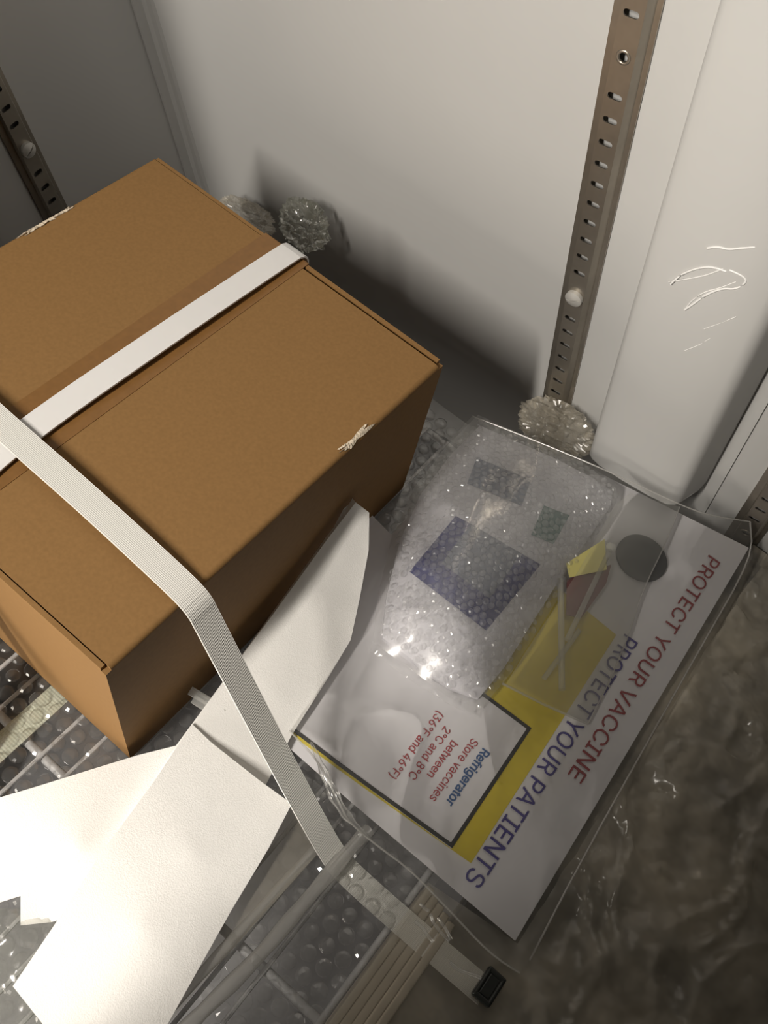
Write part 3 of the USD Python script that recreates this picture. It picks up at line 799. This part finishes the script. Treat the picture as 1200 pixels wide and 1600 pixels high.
# little clear tubes poking out from under the foam beside the carton
for k, (a, b, h0, lab) in enumerate([((297, 1079), (352, 1112), .050, 'upper clear tube end poking out between carton and foam'), ((302, 1092), (345, 1120), .046, 'lower clear tube end poking out between carton and foam')]):
    pa, pb = on_shelf([a], h0)[0], on_shelf([b], h0 - .006)[0]
    solid('clear_tube', tube(np.linspace(pa, pb, 4), 0.0052, 12), 'tube_plastic', pa, 'S', smooth=50, label=lab, cat='tube')

# ================================================================ WRAPPED BUNDLE, LOWER RIGHT
bu = Thing('wrapped_bundle', 'crumpled film wrapped bundle at lower right beyond the shelf edge', 'bundle', (0.55, 0.2, -0.06), 'S')


def bundle_h(q):
    n1 = fbm(np.c_[q[:, 0] * 5, q[:, 1] * 5, np.zeros(len(q))], 4, 51)
    return -0.012 + 0.030 * (n1 - 0.5) - 0.02 * np.clip((q[:, 0] - 0.5) / 0.25, 0, 1)


bp_ = Polygon([(0.385, -0.25), (0.90, -0.25), (0.90, 0.80), (0.43, 0.80), (0.385, 0.2)])
q, ff = mesh2d(bp_, 0.016)
core = np.c_[q, bundle_h(q) - 0.006]
low = core.copy()
low[:, 2] = -0.085
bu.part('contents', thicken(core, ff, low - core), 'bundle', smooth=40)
q, ff = mesh2d(Polygon([(0.337, -0.25), (0.90, -0.25), (0.90, 0.80), (0.45, 0.80), (0.45, 0.13), (0.337, 0.115)]), 0.0065)
cr = 1 - np.abs(2 * noise(np.c_[q[:, 0] * 30 + 3 * noise(np.c_[q * 12, q[:, 0] * 0], 8), q[:, 1] * 14, q[:, 0] * 0], 53) - 1)
hz = bundle_h(q) + 0.008 + 0.022 * (fbm(np.c_[q * 26, q[:, 0] * 0], 5, 52) - 0.5) + 0.016 * cr ** 4 + 0.007 * (1 - np.abs(2 * noise(np.c_[q * 70, q[:, 0] * 0], 58) - 1)) ** 2
near = np.clip((0.52 - q[:, 0]) / 0.08, 0, 1) * np.clip((0.16 - q[:, 1]) / 0.05, 0, 1)
hz = hz * (1 - near) + near * (0.004 + 0.004 * (fbm(np.c_[q * 40, q[:, 0] * 0], 3, 57) - 0.4))
bu.part('film', (np.c_[q, hz], ff), 'crumple_film', smooth=True)
for k in range(5):
    X = 0.340 + 0.0095 * k
    bu.part('edge_strip', rbox(X, -0.26, -0.060 + 0.003 * k, X + 0.0093, 0.118 - 0.004 * k, -0.014 + 0.002 * k, 0.0022), 'beige_layer', smooth=40)

# green-tinted crumpled film at the lower left corner
gp = [(-60, 1425), (30, 1432), (90, 1428), (160, 1340), (120, 1460), (60, 1540), (140, 1640), (240, 1760), (-60, 1760)]
gv, gf, _ = traced([(-60, 1418), (40, 1420), (110, 1425), (90, 1480), (40, 1545), (120, 1640), (230, 1760), (-60, 1760)], [(-60, 1418, .003), (110, 1425, .004), (40, 1545, .006), (230, 1760, .002), (-60, 1760, .002)], 5.0,
                   lambda P, p: 0.016 * (fbm(np.c_[P[:, 0] * 35, P[:, 1] * 35, P[:, 2] * 0], 4, 61) - 0.42))
solid('film_sheet', (gv, gf), 'green_film', gv.mean(0), 'S', smooth=True, label='crumpled greenish film in the lower left corner under the foam', cat='plastic film')


def crumple(name, centre, radii, seed, label, mat='crumple_film', frame='W', amp=0.42):
    s = trimesh.creation.icosphere(4, 1.0)
    v = np.array(s.vertices)
    w = v * 3.6
    r = 1 + amp * ((1 - np.abs(2 * noise(w + 9, seed) - 1)) ** 2 - 0.4) + amp * 0.8 * (fbm(w * 2.3, 3, seed + 1) - 0.5)
    s.vertices = v * r[:, None] * np.array(radii) + np.array(centre)
    solid(name, s, mat, (centre[0], centre[1], centre[2] - radii[2]), frame, smooth=False, label=label, cat='plastic film')


def wallpt(x, y, yy):
    d = rays([(x, y)])[0]
    return d * yy / d[1]


crumple('crumpled_film', wallpt(868, 668, 0.700), (0.052, 0.030, 0.040), 71, 'ball of crumpled clear film at the foot of the slotted rail')
crumple('crumpled_film', wallpt(476, 352, 0.685), (0.034, 0.025, 0.036), 75, 'greenish crumpled film behind the carton where the smooth strap goes over', 'green_film')
crumple('crumpled_film', wallpt(384, 338, 0.690), (0.048, 0.022, 0.018), 79, 'strip of shiny film peeping over the back edge of the carton', 'crumple_film')

# bright caustic light on the duct cover, shaped as thin white tubes
caustic = Thing('caustic_streaks', 'bright caustic light on the front of the duct cover, built as thin white tubes', 'plastic film', tuple(wallpt(1110, 450, 0.668)), 'W')
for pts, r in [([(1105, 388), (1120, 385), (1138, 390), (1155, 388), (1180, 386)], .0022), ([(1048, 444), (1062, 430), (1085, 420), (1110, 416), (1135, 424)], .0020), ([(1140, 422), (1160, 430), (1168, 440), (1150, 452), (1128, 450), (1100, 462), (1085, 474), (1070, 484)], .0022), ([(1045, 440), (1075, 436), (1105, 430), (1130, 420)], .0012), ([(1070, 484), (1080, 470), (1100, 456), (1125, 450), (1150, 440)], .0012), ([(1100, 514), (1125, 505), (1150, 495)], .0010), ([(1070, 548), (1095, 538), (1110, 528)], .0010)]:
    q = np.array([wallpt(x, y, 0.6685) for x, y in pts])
    caustic.part('crease_glint', tube(smooth_path(q), r * 0.55, 6), 'white_plastic', smooth=True)
